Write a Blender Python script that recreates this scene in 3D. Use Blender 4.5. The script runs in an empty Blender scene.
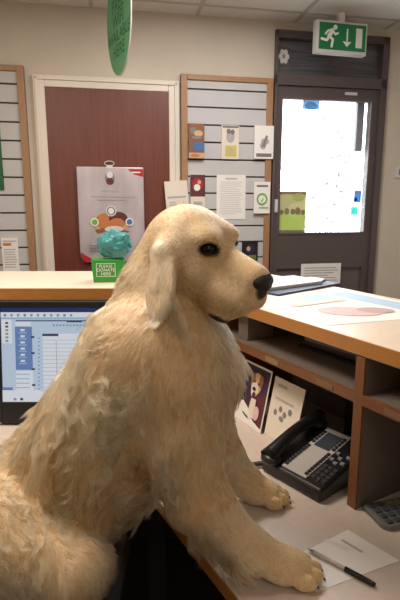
import bpy, bmesh, math, random
import numpy as np
from mathutils import Vector, Matrix, kdtree
R = math.radians
random.seed(7); rng = np.random.default_rng(7)
C = bpy.context.scene.collection
scene = bpy.context.scene

# ------------------------------------------------------------------ materials
def lin(c):
    return tuple(((x/255)/12.92 if x/255 <= .04045 else ((x/255+.055)/1.055)**2.4) for x in c)
MATS = {}
def mat(name, rgb, rough=.6, metal=0., emit=0., spec=.5, var=0., scale=20., bump=0., rgb2=None, stretch=(1,1,1), sheen=0.):
    if name in MATS: return MATS[name]
    m = bpy.data.materials.new(name); m.use_nodes = True
    nt = m.node_tree; b = nt.nodes['Principled BSDF']
    c = lin(rgb)
    b.inputs['Base Color'].default_value = (*c, 1)
    b.inputs['Roughness'].default_value = rough
    b.inputs['Metallic'].default_value = metal
    b.inputs['Specular IOR Level'].default_value = spec
    if sheen: b.inputs['Sheen Weight'].default_value = sheen
    if emit:
        b.inputs['Emission Color'].default_value = (*c, 1); b.inputs['Emission Strength'].default_value = emit
        b.inputs['Base Color'].default_value = (.01, .01, .01, 1)
    if var or bump or rgb2:
        tc = nt.nodes.new('ShaderNodeTexCoord'); mp = nt.nodes.new('ShaderNodeMapping')
        mp.inputs['Scale'].default_value = stretch
        nz = nt.nodes.new('ShaderNodeTexNoise'); nz.inputs['Scale'].default_value = scale; nz.inputs['Detail'].default_value = 5
        nt.links.new(tc.outputs['Object'], mp.inputs[0]); nt.links.new(mp.outputs[0], nz.inputs['Vector'])
        rp = nt.nodes.new('ShaderNodeValToRGB')
        c2 = lin(rgb2) if rgb2 else tuple(max(0, x*(1-var)) for x in c)
        c1 = c if rgb2 else tuple(min(1, x*(1+var*.5)) for x in c)
        rp.color_ramp.elements[0].position = .3; rp.color_ramp.elements[1].position = .7
        rp.color_ramp.elements[0].color = (*c2, 1); rp.color_ramp.elements[1].color = (*c1, 1)
        nt.links.new(nz.outputs['Fac'], rp.inputs[0]); nt.links.new(rp.outputs[0], b.inputs['Base Color'])
        if bump:
            bp = nt.nodes.new('ShaderNodeBump'); bp.inputs['Strength'].default_value = bump; bp.inputs['Distance'].default_value = .004
            nt.links.new(nz.outputs['Fac'], bp.inputs['Height']); nt.links.new(bp.outputs[0], b.inputs['Normal'])
    MATS[name] = m
    return m
def glass_mat(name, tint=(1,1,1), refl=.06, haze=0.):
    m = bpy.data.materials.new(name); m.use_nodes = True; nt = m.node_tree
    for n in list(nt.nodes):
        if n.type == 'BSDF_PRINCIPLED': nt.nodes.remove(n)
    out = nt.nodes['Material Output']
    t = nt.nodes.new('ShaderNodeBsdfTransparent'); t.inputs[0].default_value = (*tint, 1)
    g = nt.nodes.new('ShaderNodeBsdfGlossy'); g.inputs['Roughness'].default_value = .02
    mx = nt.nodes.new('ShaderNodeMixShader'); mx.inputs[0].default_value = refl
    nt.links.new(t.outputs[0], mx.inputs[1]); nt.links.new(g.outputs[0], mx.inputs[2])
    nt.links.new(mx.outputs[0], out.inputs[0])
    return m

M_wall = mat('wall_paint', (208,198,183), .85, var=.04, scale=6)
M_wallwhite = mat('wall_paint_side', (215,208,198), .85)
M_ceil = mat('ceiling_tile', (232,226,220), .9, var=.06, scale=120, bump=.1)
M_tbar = mat('ceiling_bar', (196,188,182), .5)
M_floor = mat('carpet', (44,38,38), .95, var=.4, scale=300, bump=.3)
M_trim = mat('white_gloss_paint', (222,212,198), .4)
M_bdoor = mat('brown_door_veneer', (112,58,42), .45, rgb2=(98,48,35), scale=9, stretch=(9,9,.5))
M_frame = mat('grey_door_paint', (88,76,76), .5)
M_frame2 = mat('grey_door_panel', (98,86,84), .5)
M_darkglass = mat('dark_glass', (104,104,110), .12, spec=.8, rgb2=(66,66,72), scale=5, stretch=(.6,1,14))  # pale streaks in the colour stand in for reflections on the pane
M_wood = mat('beech_edge', (184,128,66), .4, rgb2=(162,104,48), scale=14, stretch=(2,30,30))
M_woodv = mat('pale_wood_frame', (170,130,94), .5, rgb2=(154,112,78), scale=10, stretch=(30,30,2))
M_shelfwood = mat('reddish_wood_edge', (126,82,46), .45, rgb2=(106,64,36), scale=14, stretch=(30,30,3))
M_lam = mat('counter_laminate', (226,208,188), .38, var=.05, scale=60)
M_desk = mat('desk_laminate', (208,194,182), .42, var=.05, scale=60)
M_unit = mat('grey_brown_laminate', (108,96,88), .6, var=.06, scale=30)
M_unitd = mat('dark_laminate', (84,66,54), .6)
M_slat = mat('slatwall_white', (194,192,193), .6)
M_groove = mat('slat_groove', (70,66,66), .7)
M_white = mat('paper_white', (236,232,228), .7)
M_cream = mat('paper_cream', (226,214,200), .7)
M_text = mat('ink_grey', (120,116,114), .7)
M_textl = mat('ink_pale', (176,172,170), .7)
M_black = mat('black_plastic', (22,21,23), .38)
M_blackm = mat('black_matte', (20,18,18), .7)
M_dark = mat('dark_fabric', (40,32,28), .95, var=.3, scale=250, bump=.2)
M_navy = mat('navy_ink', (34,40,66), .5)
M_red = mat('red_ink', (176,34,44), .5)
M_green = mat('bright_green_card', (44,146,52), .5)
M_signg = mat('sign_green', (84,146,104), .5)
M_signt = mat('sign_dark_green', (36,84,56), .6)
M_exitg = mat('exit_green', (20,122,74), .4, emit=0)
M_brown = mat('picture_brown', (140,92,66), .6)
M_tan = mat('picture_tan', (206,170,130), .6)
M_orange = mat('picture_orange', (196,120,70), .6)
M_purple = mat('picture_plum', (62,44,66), .5)
M_maroon = mat('picture_maroon', (96,44,48), .6)
M_blue = mat('picture_blue', (72,112,170), .6)
M_paleblue = mat('picture_pale_blue', (176,200,224), .6)
M_lime = mat('picture_lime', (190,200,100), .6)
M_heart = mat('heart_green', (110,176,70), .6)
M_grass = mat('picture_grass', (132,140,74), .6, rgb2=(100,104,60), scale=60)
M_tree = mat('picture_tree', (88,78,52), .6, rgb2=(150,140,90), scale=80)
M_pink = mat('picture_pink', (222,188,188), .6, rgb2=(206,170,168), scale=40)
M_greyp = mat('picture_grey', (130,126,128), .6)
M_silver = mat('silver_foil', (216,206,212), .38, metal=.45, rgb2=(186,176,182), scale=3, stretch=(3,1,1))
M_silvp = mat('foil_pale_print', (226,222,228), .4, metal=.3)
M_steel = mat('steel', (180,178,176), .3, metal=.9)
M_grey = mat('grey_plastic', (106,108,108), .5)
M_greyl = mat('light_grey_plastic', (206,204,202), .5)
M_lcd = mat('phone_display', (62,66,76), .2)
M_key = mat('dark_key', (38,40,44), .4)
M_keyc = mat('calc_key', (66,70,74), .4)
M_keyy = mat('calc_key_olive', (122,116,70), .4)
M_teal = mat('teal_plastic', (58,138,140), .35, var=.35, scale=30)
M_foliage = mat('leaf_dark', (52,66,50), .6)
M_pave = mat('paving_pale', (210,206,200), .9)

# ------------------------------------------------------------------ helpers
def link(o, parent=None):
    C.objects.link(o)
    if parent is not None: o.parent = parent
    return o
def empty(name, loc=(0,0,0), rz=0., label=None, cat=None, group=None):
    o = bpy.data.objects.new(name, None); link(o); o.location = loc; o.rotation_euler = (0,0,rz); o.empty_display_size = .05
    return tag(o, label, cat, group)
def tag(o, label=None, cat=None, group=None, kind=None):
    if label: o['label'] = label
    if cat: o['category'] = cat
    if group: o['group'] = group
    if kind: o['kind'] = kind
    return o
class MB:
    """collects shapes with materials into one mesh"""
    def __init__(s): s.v=[]; s.f=[]; s.m=[]; s.mats=[]; s.sm=[]
    def mi(s, m):
        if m not in s.mats: s.mats.append(m)
        return s.mats.index(m)
    def add(s, verts, faces, m, smooth=False):
        b=len(s.v); s.v += [tuple(v) for v in verts]
        k=s.mi(m)
        for f in faces: s.f.append(tuple(i+b for i in f)); s.m.append(k); s.sm.append(smooth)
        return s
    def box(s, x0,x1,y0,y1,z0,z1, m, bev=0.):
        bm=bmesh.new(); bmesh.ops.create_cube(bm,size=1)
        for v in bm.verts: v.co=Vector(((x0+x1)/2+v.co.x*(x1-x0),(y0+y1)/2+v.co.y*(y1-y0),(z0+z1)/2+v.co.z*(z1-z0)))
        if bev: bmesh.ops.bevel(bm,geom=bm.edges[:],offset=bev,segments=2,affect='EDGES',profile=.5)
        return s.bm(bm,m)
    def bm(s, bm, m, smooth=False):
        bm.verts.index_update()
        s.add([v.co.copy() for v in bm.verts],[[v.index for v in f.verts] for f in bm.faces],m,smooth); bm.free(); return s
    def prism(s, poly, z0, z1, m, bev=0.):
        """poly in xy, extruded in z (counter-clockwise)"""
        bm=bmesh.new(); vs=[bm.verts.new((x,y,z0)) for x,y in poly]; f=bm.faces.new(vs)
        r=bmesh.ops.extrude_face_region(bm,geom=[f])
        for e in r['geom']:
            if isinstance(e,bmesh.types.BMVert): e.co.z=z1
        bmesh.ops.recalc_face_normals(bm,faces=bm.faces)
        if bev: bmesh.ops.bevel(bm,geom=bm.edges[:],offset=bev,segments=2,affect='EDGES',profile=.5)
        return s.bm(bm,m)
    def slab(s, poly, y0, y1, m, bev=0.):
        """poly in xz, extruded in y"""
        bm=bmesh.new(); vs=[bm.verts.new((x,y0,z)) for x,z in poly]; f=bm.faces.new(vs)
        r=bmesh.ops.extrude_face_region(bm,geom=[f])
        for e in r['geom']:
            if isinstance(e,bmesh.types.BMVert): e.co.y=y1
        bmesh.ops.recalc_face_normals(bm,faces=bm.faces)
        if bev: bmesh.ops.bevel(bm,geom=bm.edges[:],offset=bev,segments=2,affect='EDGES',profile=.5)
        return s.bm(bm,m)
    def tube(s, pts, r, m, n=10):
        rs = r if isinstance(r,(list,tuple)) else [r]*len(pts)
        pts=[Vector(p) for p in pts]; vs=[]; fs=[]; up=None
        for i,p in enumerate(pts):
            d=(pts[min(i+1,len(pts)-1)]-pts[max(i-1,0)]).normalized()
            if up is None: up=Vector((0,0,1)) if abs(d.z)<.9 else Vector((1,0,0))
            a=d.cross(up).normalized(); b=a.cross(d).normalized(); up=b
            for k in range(n):
                t=2*math.pi*k/n; vs.append(p+(a*math.cos(t)+b*math.sin(t))*rs[i])
        for i in range(len(pts)-1):
            for k in range(n):
                fs.append((i*n+k,i*n+(k+1)%n,(i+1)*n+(k+1)%n,(i+1)*n+k))
        fs.append(tuple(range(n))); fs.append(tuple(reversed(range((len(pts)-1)*n,len(pts)*n))))
        return s.add(vs,fs,m,True)
    def ball(s, c, r, m, mtx=None, seg=20):
        bm=bmesh.new(); bmesh.ops.create_uvsphere(bm,u_segments=seg,v_segments=seg//2+2,radius=1)
        for v in bm.verts:
            q=Vector((v.co.x*r[0],v.co.y*r[1],v.co.z*r[2])); v.co=(mtx@q if mtx else q)+Vector(c)
        return s.bm(bm,m,True)
    def text(s, t, size, x, z, y, m, align='CENTER', sx=1.):
        """flat lettering in the xz plane at depth y, seen from -y"""
        cu=bpy.data.curves.new('lettering','FONT'); cu.body=t; cu.size=size; cu.align_x=align; cu.align_y='CENTER'
        o=bpy.data.objects.new('lettering',cu); C.objects.link(o)
        me=bpy.data.meshes.new_from_object(o.evaluated_get(bpy.context.evaluated_depsgraph_get()))
        s.add([(v.co.x*sx+x,y,v.co.y+z) for v in me.vertices],[tuple(p.vertices) for p in me.polygons],m)
        bpy.data.objects.remove(o); bpy.data.curves.remove(cu); bpy.data.meshes.remove(me)
        return s
    def art(s, items, y=0.):
        """printed shapes in the xz plane, each on its own thin layer towards -y"""
        for i,it in enumerate(items):
            yy=y-.0004*(i+1); k=it[0]; m=it[-1]
            if k=='r':
                _,x0,z0,x1,z1,_m=it; s.add([(x0,yy,z0),(x1,yy,z0),(x1,yy,z1),(x0,yy,z1)],[(0,1,2,3)],m)
            elif k=='e':
                _,cx,cz,rx,rz,_m=it; n=24
                s.add([(cx+rx*math.cos(2*math.pi*j/n),yy,cz+rz*math.sin(2*math.pi*j/n)) for j in range(n)],[tuple(range(n))],m)
            elif k=='p':
                s.add([(x,yy,z) for x,z in it[1]],[tuple(range(len(it[1])))],m)
            elif k=='l':   # lines of unreadable small print
                _,x0,z0,x1,z1,n,_m=it; h=(z1-z0)/n
                for j in range(n):
                    e=x1-(x1-x0)*random.choice((0,.05,.12,.3)); zz=z0+h*(j+.3)
                    s.add([(x0,yy,zz),(e,yy,zz),(e,yy,zz+h*.38),(x0,yy,zz+h*.38)],[(0,1,2,3)],m)
            elif k=='t':
                _,t,size,x,z,_m=it; s.text(t,size,x,z,yy,m)
        return s
    def build(s, name, parent=None, loc=(0,0,0), rot=(0,0,0)):
        me=bpy.data.meshes.new(name); me.from_pydata(s.v,[],s.f)
        for m in s.mats: me.materials.append(m)
        me.polygons.foreach_set('material_index',s.m); me.polygons.foreach_set('use_smooth',s.sm); me.update()
        o=bpy.data.objects.new(name,me); link(o,parent); o.location=loc; o.rotation_euler=rot
        return o

E0 = 1.37
# back wall frame: local x along the wall, -y into the room
PHI = math.atan(.19); cW, sW = math.cos(PHI), math.sin(PHI)
def wl(X): return X/cW                       # world X on the wall -> distance along it
def wloc(s, z, off=0.): return (s*cW+off*sW, 3.3+s*sW-off*cW, z)
# reception wing frame: x along the wing, y away from the desk user
WA = (.156,1.311); WROT = math.atan2(-.87146,.49046)
def uv(u,v): return (WA[0]+u*.49046+v*.87146, WA[1]-u*.87146+v*.49046)
CZ, DZ = 1.0925, .70

# ------------------------------------------------------------------ room shell
def struct(o): o['kind']='structure'; return o
struct(MB().box(-2.4,2.2,-1.8,3.9,-.05,0,M_floor).build('floor'))
cm = MB().box(-2.4,2.2,-1.8,3.9,2.55,2.6,M_ceil)
ceil = struct(cm.build('ceiling'))
g = MB()
for i in range(-6,7):                      # suspended-ceiling bars, square to the back wall
    x=-.02+i*.66*cW
    g.box(x-.012,x+.012,-5.2,0,-.004,.01,M_tbar)
for j in range(0,9):
    y=-.16-.6*j
    g.box(-3,3,y-.012,y+.012,-.003,.01,M_tbar)
# clip bars to the room
tb = struct(g.build('trim_1', loc=wloc(0,2.55,.0), rot=(0,0,PHI)))
wb = MB()
DX0, DX1, DTOP = .496, 1.303, 2.492
wb.box(-2.6,DX0,0,.16,0,2.6,M_wall); wb.box(DX1,2.4,0,.16,0,2.6,M_wall); wb.box(DX0,DX1,0,.16,DTOP,2.6,M_wall)
struct(wb.build('wall_back', loc=(0,3.3,0), rot=(0,0,PHI)))
struct(MB().box(-2.4,-2.3,-1.8,3.2,0,2.6,M_wall).build('wall_left'))
struct(MB().box(1.95,2.05,-1.8,3.8,0,2.6,M_wallwhite).build('wall_right'))
struct(MB().box(-2.4,2.05,-1.8,-1.7,0,2.6,M_wall).build('wall_front'))

# brown inner door with white architrave
d1 = empty('door_1', (0,3.3,0), PHI); d1['kind']='structure'
x0,x1 = wl(-.945),wl(-.204)
MB().box(x0,x1,-.03,0,.01,2.081,M_bdoor).build('door_leaf',d1)
MB().tube([(x1-.06,-.03,1.0),(x1-.06,-.07,1.0),(x1-.16,-.075,1.0)],.009,M_steel).build('door_handle',d1)
t = MB(); o0,o1 = wl(-1.012),wl(-.138)
def arch(a0,a1,b0,b1): t.box(a0,a1,-.03,0,b0,b1,M_trim,.004)
arch(o0,x0,0,2.152); arch(x1,o1,0,2.152); arch(x0,x1,2.083,2.152)
for (a0,a1,b0,b1) in ((o0+.012,o0+.03,0,2.14),(o1-.03,o1-.012,0,2.14),(o0+.012,o1-.012,2.122,2.14)):
    t.box(a0,a1,-.038,-.028,b0,b1,M_trim,.003)
t.build('architrave',d1)

# grey glazed exit door with transom
d2 = empty('door_2', (0,3.3,0), PHI); d2['kind']='structure'
fr = MB()
fr.box(DX0,DX0+.018,-.03,.14,0,DTOP,M_frame); fr.box(DX1-.045,DX1,-.03,.14,0,DTOP,M_frame)
fr.box(DX0,DX1,-.03,.14,2.445,DTOP,M_frame); fr.box(DX0,DX1,-.03,.14,2.16,2.225,M_frame)
fr.build('door_frame',d2)
MB().box(DX0+.018,DX1-.045,.02,.05,2.225,2.445,M_darkglass).build('transom_pane',d2)
a,b = DX0+.02,DX1-.047
gx0,gx1,gz0,gz1 = wl(.545),wl(1.186),1.186,2.082
lf = MB()
lf.box(a,gx0,-.01,.05,.01,2.158,M_frame); lf.box(gx1,b,-.01,.05,.01,2.158,M_frame)
lf.box(gx0,gx1,-.01,.05,gz1,2.158,M_frame); lf.box(gx0,gx1,-.01,.05,.95,gz0,M_frame)
lf.box(gx0,gx1,.005,.045,.12,.95,M_frame2); lf.box(gx0,gx1,-.01,.05,.01,.12,M_frame)
for q in ((gx0,gx1,.935,.95),(gx0,gx1,.12,.135)): lf.box(q[0],q[1],-.014,.0,q[2],q[3],M_frame)
lf.build('door_leaf',d2)
bead = MB()
for q in ((gx0-.008,gx0+.006,gz0-.008,gz1+.008),(gx1-.006,gx1+.008,gz0-.008,gz1+.008),(gx0,gx1,gz0-.008,gz0+.006),(gx0,gx1,gz1-.006,gz1+.008)):
    bead.box(q[0],q[1],-.016,-.008,q[2],q[3],M_frame2)
bead.build('glazing_bead',d2)
G_clear = glass_mat('door_glass', (.97,.985,.985), .05)
MB().box(gx0,gx1,.018,.024,gz0,gz1,G_clear).build('door_pane',d2)
MB().box(wl(.524)-.012,wl(.524)+.012,-.02,-.01,1.33,1.42,M_greyl,.004).build('lock_plate',d2)
MB().box(wl(.954)+.03,wl(.954)+.12,-.02,-.01,2.115,2.135,M_greyl,.003).build('closer_plate',d2)

# outside: pale paving, shrub, post
struct(MB().box(-4,8,3.9,14,-.06,0,M_pave).build('path_outside'))
def film(name,rgb):
    m=bpy.data.materials.new(name); m.use_nodes=True; nt=m.node_tree; nt.nodes.remove(nt.nodes['Principled BSDF'])
    di=nt.nodes.new('ShaderNodeBsdfDiffuse'); tr=nt.nodes.new('ShaderNodeBsdfTranslucent'); mx=nt.nodes.new('ShaderNodeMixShader'); mx.inputs[0].default_value=.45
    for q in (di,tr): q.inputs[0].default_value=(*lin(rgb),1)
    nt.links.new(di.outputs[0],mx.inputs[1]); nt.links.new(tr.outputs[0],mx.inputs[2]); nt.links.new(mx.outputs[0],nt.nodes['Material Output'].inputs[0]); return m
F_grass,F_tree,F_lime,F_brown,F_grey=film('film_grass',(206,214,150)),film('film_tree',(222,212,192)),film('film_lime',(224,222,186)),film('film_brown',(168,146,124)),film('film_grey',(150,150,144))
F_blue,F_pale,F_navy,F_turq=film('film_blue',(120,176,220)),film('film_pale',(180,205,225)),film('film_navy',(50,80,150)),film('film_turquoise',(130,240,234))
M_foliage=film('leaf_green',(112,124,112))
def shrub():
    r = empty('leafy_shrub',(1.38,5.6,0),0,'sparse green shrub outside beyond the bright glazed exit door','shrub')
    st=MB(); lv=MB()
    for k in range(16):
        ang=random.uniform(0,6.28); h=random.uniform(1.7,2.7); rr=random.uniform(.1,.75)
        top=Vector((math.cos(ang)*rr,math.sin(ang)*rr,h)); mid=Vector((top.x*.35,top.y*.35,h*.5))
        pts=[Vector((0,0,0)),mid,top]; st.tube(pts,[.006,.004,.002],M_foliage,6)
        for j in range(16):
            t=random.uniform(.3,1.); p=mid.lerp(top,t)+Vector((random.gauss(0,.06),random.gauss(0,.06),random.gauss(0,.06)))
            d=Vector((random.gauss(0,1),random.gauss(0,1),random.gauss(0,.6))).normalized(); e=d.cross(Vector((random.random(),random.random(),1))).normalized()
            l=random.uniform(.04,.075); w=l*.4
            lv.add([p,p+d*l*.5+e*w,p+d*l,p+d*l*.5-e*w],[(0,1,2,3)],M_foliage)
    st.build('stem',r); lv.build('foliage',r)
shrub()
MB().box(wl(1.115),wl(1.17),.05,.09,1.76,2.12,mat('post_grey',(130,126,134),.6),.006).build('grey_strip',d2)  # unidentified grey upright beyond the glass, fixed to the leaf's outer face

# ------------------------------------------------------------------ stickers and notices on the exit door
def board(name, X0, z0, X1, z1, off, thick, items, label, cat, group=None, base=M_white, bev=0.):
    """flat printed thing on the back wall; items in fractions of its width and height"""
    s0,s1=wl(X0),wl(X1); w,h=s1-s0,z1-z0
    mb=MB().box(0,w,-thick,0,0,h,base,bev)
    out=[]
    for it in items:
        k=it[0]
        if k=='r' : out.append(('r',it[1]*w,it[2]*h,it[3]*w,it[4]*h,it[5]))
        elif k=='e': out.append(('e',it[1]*w,it[2]*h,it[3]*w,it[4]*h,it[5]))
        elif k=='p': out.append(('p',[(x*w,z*h) for x,z in it[1]],it[2]))
        elif k=='l': out.append(('l',it[1]*w,it[2]*h,it[3]*w,it[4]*h,it[5],it[6]))
        elif k=='t': out.append(('t',it[1],it[2]*h,it[3]*w,it[4]*h,it[5]))
    mb.art(out,-thick)
    o=mb.build(name,None,wloc(s0,z0,off),(0,0,PHI))
    return tag(o,label,cat,group)
board('sticker',.552,1.19,.752,1.475,-.017,.001,[('r',0,0,1,.5,F_grass),('r',0,.45,1,1,F_tree),('e',.3,.78,.2,.16,F_lime),('e',.12,.5,.07,.06,F_brown),('e',.3,.52,.09,.08,F_brown),('e',.52,.51,.08,.07,F_grey),('e',.7,.53,.1,.09,F_brown),('e',.9,.5,.07,.06,F_brown),('r',0,.93,1,1,F_brown),('e',.7,.86,.22,.1,F_grass),('r',0,0,1,.06,F_grey)],
      'countryside picture sticker with trees and grass low on the door glass','sticker',base=F_grass)
board('sticker',1.108,1.40,1.165,1.485,-.017,.001,[('r',.1,.55,.9,.9,F_pale),('r',.1,.1,.5,.4,F_navy)],'small dark blue sticker on the right of the door glass','sticker',base=F_blue)
board('sticker',1.09,1.31,1.145,1.37,-.017,.001,[('r',.2,.2,.8,.8,F_turq)],'small square turquoise sticker below the dark blue one','sticker',base=F_turq)
board('sticker',.70,2.02,.82,2.08,-.017,.001,[('e',.5,.4,.4,.4,F_blue)],'pale blue sticker at the top edge of the door glass','sticker',base=F_pale)
board('notice',.722,.82,1.024,.968,.015,.001,[('l',.08,.1,.92,.85,6,M_textl)],'white paper notice taped to the lower panel of the exit door','notice')
fl=[]
for k in range(6):
    t=k*math.pi/3; fl.append(('e',.5+.28*math.cos(t),.5+.28*math.sin(t),.16,.16,M_greyl))
board('flower_sticker',.515,2.29,.60,2.40,-.018,.001,fl+[('e',.5,.5,.12,.12,M_greyp)],'pale flower shaped sticker on the dark transom pane','sticker',base=M_darkglass)

# light switch right of the door
ls=empty('light_switch',wloc(wl(1.44),1.615,0),PHI,'white light switch on the wall right of the exit door','switch')
MB().box(-.04,.04,-.01,0,-.04,.04,M_greyl,.003).build('plate',ls); MB().box(-.012,.012,-.016,-.01,-.02,.02,M_grey,.002).build('rocker',ls)

# ------------------------------------------------------------------ slatwall panels
def slatwall(X0,X1,z0,z1,gz,label):
    s0,s1=wl(X0),wl(X1); f=.042
    r=empty('slatwall_panel',wloc(s0,0,0),PHI,label,'display panel'); w=s1-s0
    MB().box(0,w,-.012,0,z0,z1,M_groove).build('backing',r)
    z=gz
    while z-.1085>z0: z-=.1085
    edges=[]; 
    while z<z1: edges.append(z); z+=.1085
    lo=z0; sl=MB()
    for e in edges+[z1]:
        if e-lo>.012: sl.box(f*.7,w-f*.7,-.022,-.012,lo+.006,e-.004,M_slat,.002)
        lo=e
    sl.build('slat_board',r)
    fm=MB(); fm.box(0,f,-.035,0,z0,z1,M_woodv,.003); fm.box(w-f,w,-.035,0,z0,z1,M_woodv,.003)
    fm.box(f,w-f,-.035,0,z1-.032,z1,M_woodv,.003); fm.box(f,w-f,-.035,0,z0,z0+.032,M_woodv,.003)
    fm.build('wooden_frame',r)
slatwall(-.127,.476,.80,2.194,2.0,'white slatwall panel in pale wood frame between the two doors')
slatwall(-1.67,-1.058,.80,2.194,2.09,'white slatwall panel in pale wood frame left of the brown door')

GL='leaflets on the slatwall'
S=.023
def leaflet(name,X0,z0,X1,z1,items,label,base=M_white,th=.012,cat='leaflet',off=None):
    return board(name,X0,z0,X1,z1,off or S,th,items,label,cat,GL,base,.0)
leaflet('leaflet',-.082,1.68,.02,1.895,[('r',0,.5,1,1,M_brown),('e',.3,.8,.2,.1,M_greyp),('e',.62,.72,.28,.09,M_tan),('e',.5,.6,.3,.05,M_greyp),('r',.3,.22,.98,.46,M_blue),('r',0,0,1,.16,M_tan),('e',.4,.08,.3,.05,M_orange)],'brown leaflet with blue square, leftmost of the top three',M_brown,off=.0355)
leaflet('leaflet',.135,1.68,.252,1.893,[('r',.1,.3,.9,.95,M_cream),('e',.5,.66,.24,.18,M_textl),('e',.4,.82,.12,.08,M_text),('e',.62,.8,.12,.08,M_text),('r',.2,.08,.85,.40,M_lime),('e',.5,.25,.2,.1,M_tan),('r',.05,.93,.95,.98,M_text)],'pale leaflet with yellow block and two grey animals, middle of the top three',M_cream)
leaflet('leaflet',.352,1.685,.482,1.896,[('e',.55,.52,.22,.10,M_textl),('e',.45,.40,.16,.12,M_textl),('p',[(.35,.35),(.6,.72),(.7,.68),(.55,.35)],M_greyp),('r',.1,.06,.9,.16,M_text)],'white leaflet with grey animal drawing beside the exit door frame',off=.0355)
leaflet('leaflet',.107,1.287,.304,1.579,[('l',.12,.1,.88,.86,18,mat('ink_faint',(206,202,200),.7)),('r',.3,.9,.7,.93,M_textl)],'large white sheet of small print on the slatwall',th=.002,cat='notice')
leaflet('leaflet',.357,1.325,.468,1.535,[('e',.5,.45,.34,.2,M_heart),('e',.5,.45,.24,.13,M_white),('p',[(.42,.4),(.5,.35),(.62,.52),(.5,.44)],M_heart),('r',.15,.84,.85,.9,M_text),('r',.3,.16,.9,.2,M_heart)],'white leaflet with green heart outline near the exit door',off=.0355)
leaflet('booklet',.285,1.0,.395,1.136,[('e',.5,.6,.3,.25,M_navy),('r',.1,.05,.9,.3,M_grass),('e',.4,.62,.12,.12,M_tan)],'small dark booklet low on the slatwall beside the dog muzzle',M_blackm)
leaflet('leaflet',-.07,1.36,.027,1.577,[('r',0,.35,1,1,M_maroon),('e',.5,.72,.36,.18,M_red),('e',.45,.62,.22,.1,M_white),('e',.6,.78,.12,.06,M_tan),('r',.2,.1,.8,.2,M_textl)],'red and white picture leaflet behind the dog head',M_cream)
leaflet('leaflet',-1.255,.965,-1.158,1.175,[('l',.12,.1,.88,.7,8,M_textl),('r',.1,.78,.6,.86,M_orange),('r',.1,.9,.9,.93,M_textl)],'white leaflet low on the left slatwall panel')
leaflet('poster',-1.50,1.47,-1.214,1.89,[('r',.05,.05,.95,.95,mat('poster_green',(26,92,52),.4)),('t','?',.0001,.5,.5,M_white),('r',.1,.7,.8,.74,M_signg),('r',.1,.6,.8,.64,M_signg)],'dark green poster on the left slatwall panel',mat('poster_green',(26,92,52),.4),th=.006,cat='poster')
# leaflet leaning out in a small clear holder behind the dog head
lo=leaflet('leaflet',-.232,1.31,-.085,1.53,[('r',.1,.5,.9,.56,M_textl),('l',.15,.12,.8,.42,4,M_textl),('e',.6,.35,.18,.07,M_cream)],'plain cream leaflet overlapping the brown door frame, left of the red one',M_cream)
lo.location=wloc(wl(-.228),1.31,.05); lo.rotation_euler=(0,R(-4),PHI)

# ------------------------------------------------------------------ silver bag on the brown door
sb=empty('silver_bag',wloc(wl(-.783),1.013,.034),PHI,'shiny silver bag printed with animal pictures hanging on the brown door','bag')
bw,bh=.418,.604
poly=[(.03,.0),(.012,.02),(0,.06),(0,bh),(bw,bh),(bw,.06),(bw-.012,.02),(bw-.03,.0)]
MB().slab(poly,-.022,0,M_silver,.006).build('foil_body',sb)
MB().art([('p',[(.03,.003),(.012,.022),(.004,.07),(.03,.05),(.09,.015),(.1,.003)],M_red),('p',[(bw-.1,bh-.012),(bw-.003,bh-.012),(bw-.003,bh-.06),(bw-.06,bh-.045)],M_red),
   ('r',bw-.075,bh-.036,bw-.02,bh-.028,M_white),
   ('e',.205,.535,.03,.04,M_greyp),('e',.205,.515,.024,.022,M_maroon),('e',.205,.555,.02,.02,M_silvp),
   ('r',.15,.452,.26,.460,M_textl),('r',.08,.418,.36,.425,M_textl),('r',.12,.398,.30,.403,M_textl),
   ('e',.205,.25,.115,.055,M_tan),('e',.16,.265,.055,.05,M_orange),('e',.25,.28,.06,.045,M_maroon),('e',.24,.25,.05,.035,M_orange),('p',[(.1,.21),(.2,.235),(.32,.2),(.3,.19),(.2,.215),(.12,.19)],M_brown),('e',.22,.215,.06,.02,M_silvp),
   ('e',.205,.33,.034,.034,M_silvp),('e',.205,.33,.027,.027,M_greyp),('e',.205,.33,.018,.02,M_white),
   ('e',.10,.26,.026,.026,M_white),('e',.10,.26,.018,.018,M_heart),('e',.32,.26,.026,.026,M_white),('e',.32,.26,.018,.018,M_blue),
   ('e',.14,.145,.024,.024,M_red),('e',.14,.145,.012,.012,M_tan),('l',.06,.07,.2,.12,3,M_greyp)],-.022).build('print',sb)
hk=MB()
hk.tube([(.205+.03*math.cos(k*math.pi/8),-.012,bh+.022+.014*math.sin(k*math.pi/8)) for k in range(17)],.003,M_greyl,6); hk.box(.185,.225,-.014,-.008,bh-.01,bh+.012,M_greyl)
hk.build('hanging_loop',sb)

# ------------------------------------------------------------------ hanging oval sign
hs=empty('hanging_sign',(-.372,2.4,2.215),R(-63),'green oval sign hanging from the ceiling above the brown door','sign')
n=48; pts=[(.178*math.cos(2*math.pi*k/n),.245*math.sin(2*math.pi*k/n)) for k in range(n)]
MB().slab(pts,-.0025,.0025,M_greyl).build('rim',hs)
face=MB().art([('p',[(x*.975,z*.985) for x,z in pts],M_signg)],-.0025)
for i,(tx,z,s) in enumerate((('FREE',.06,.085),('WIFI',-.005,.085),('AVAILABLE',-.07,.07),('HERE',-.135,.08))): face.text(tx,s,0,z,-.0036,M_signt,sx=.95)
face.build('face',hs)
for x in (-.06,.06): MB().tube([(x,0,.23),(x,0,.335)],.002,M_grey,6).build('wire',hs)

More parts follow.
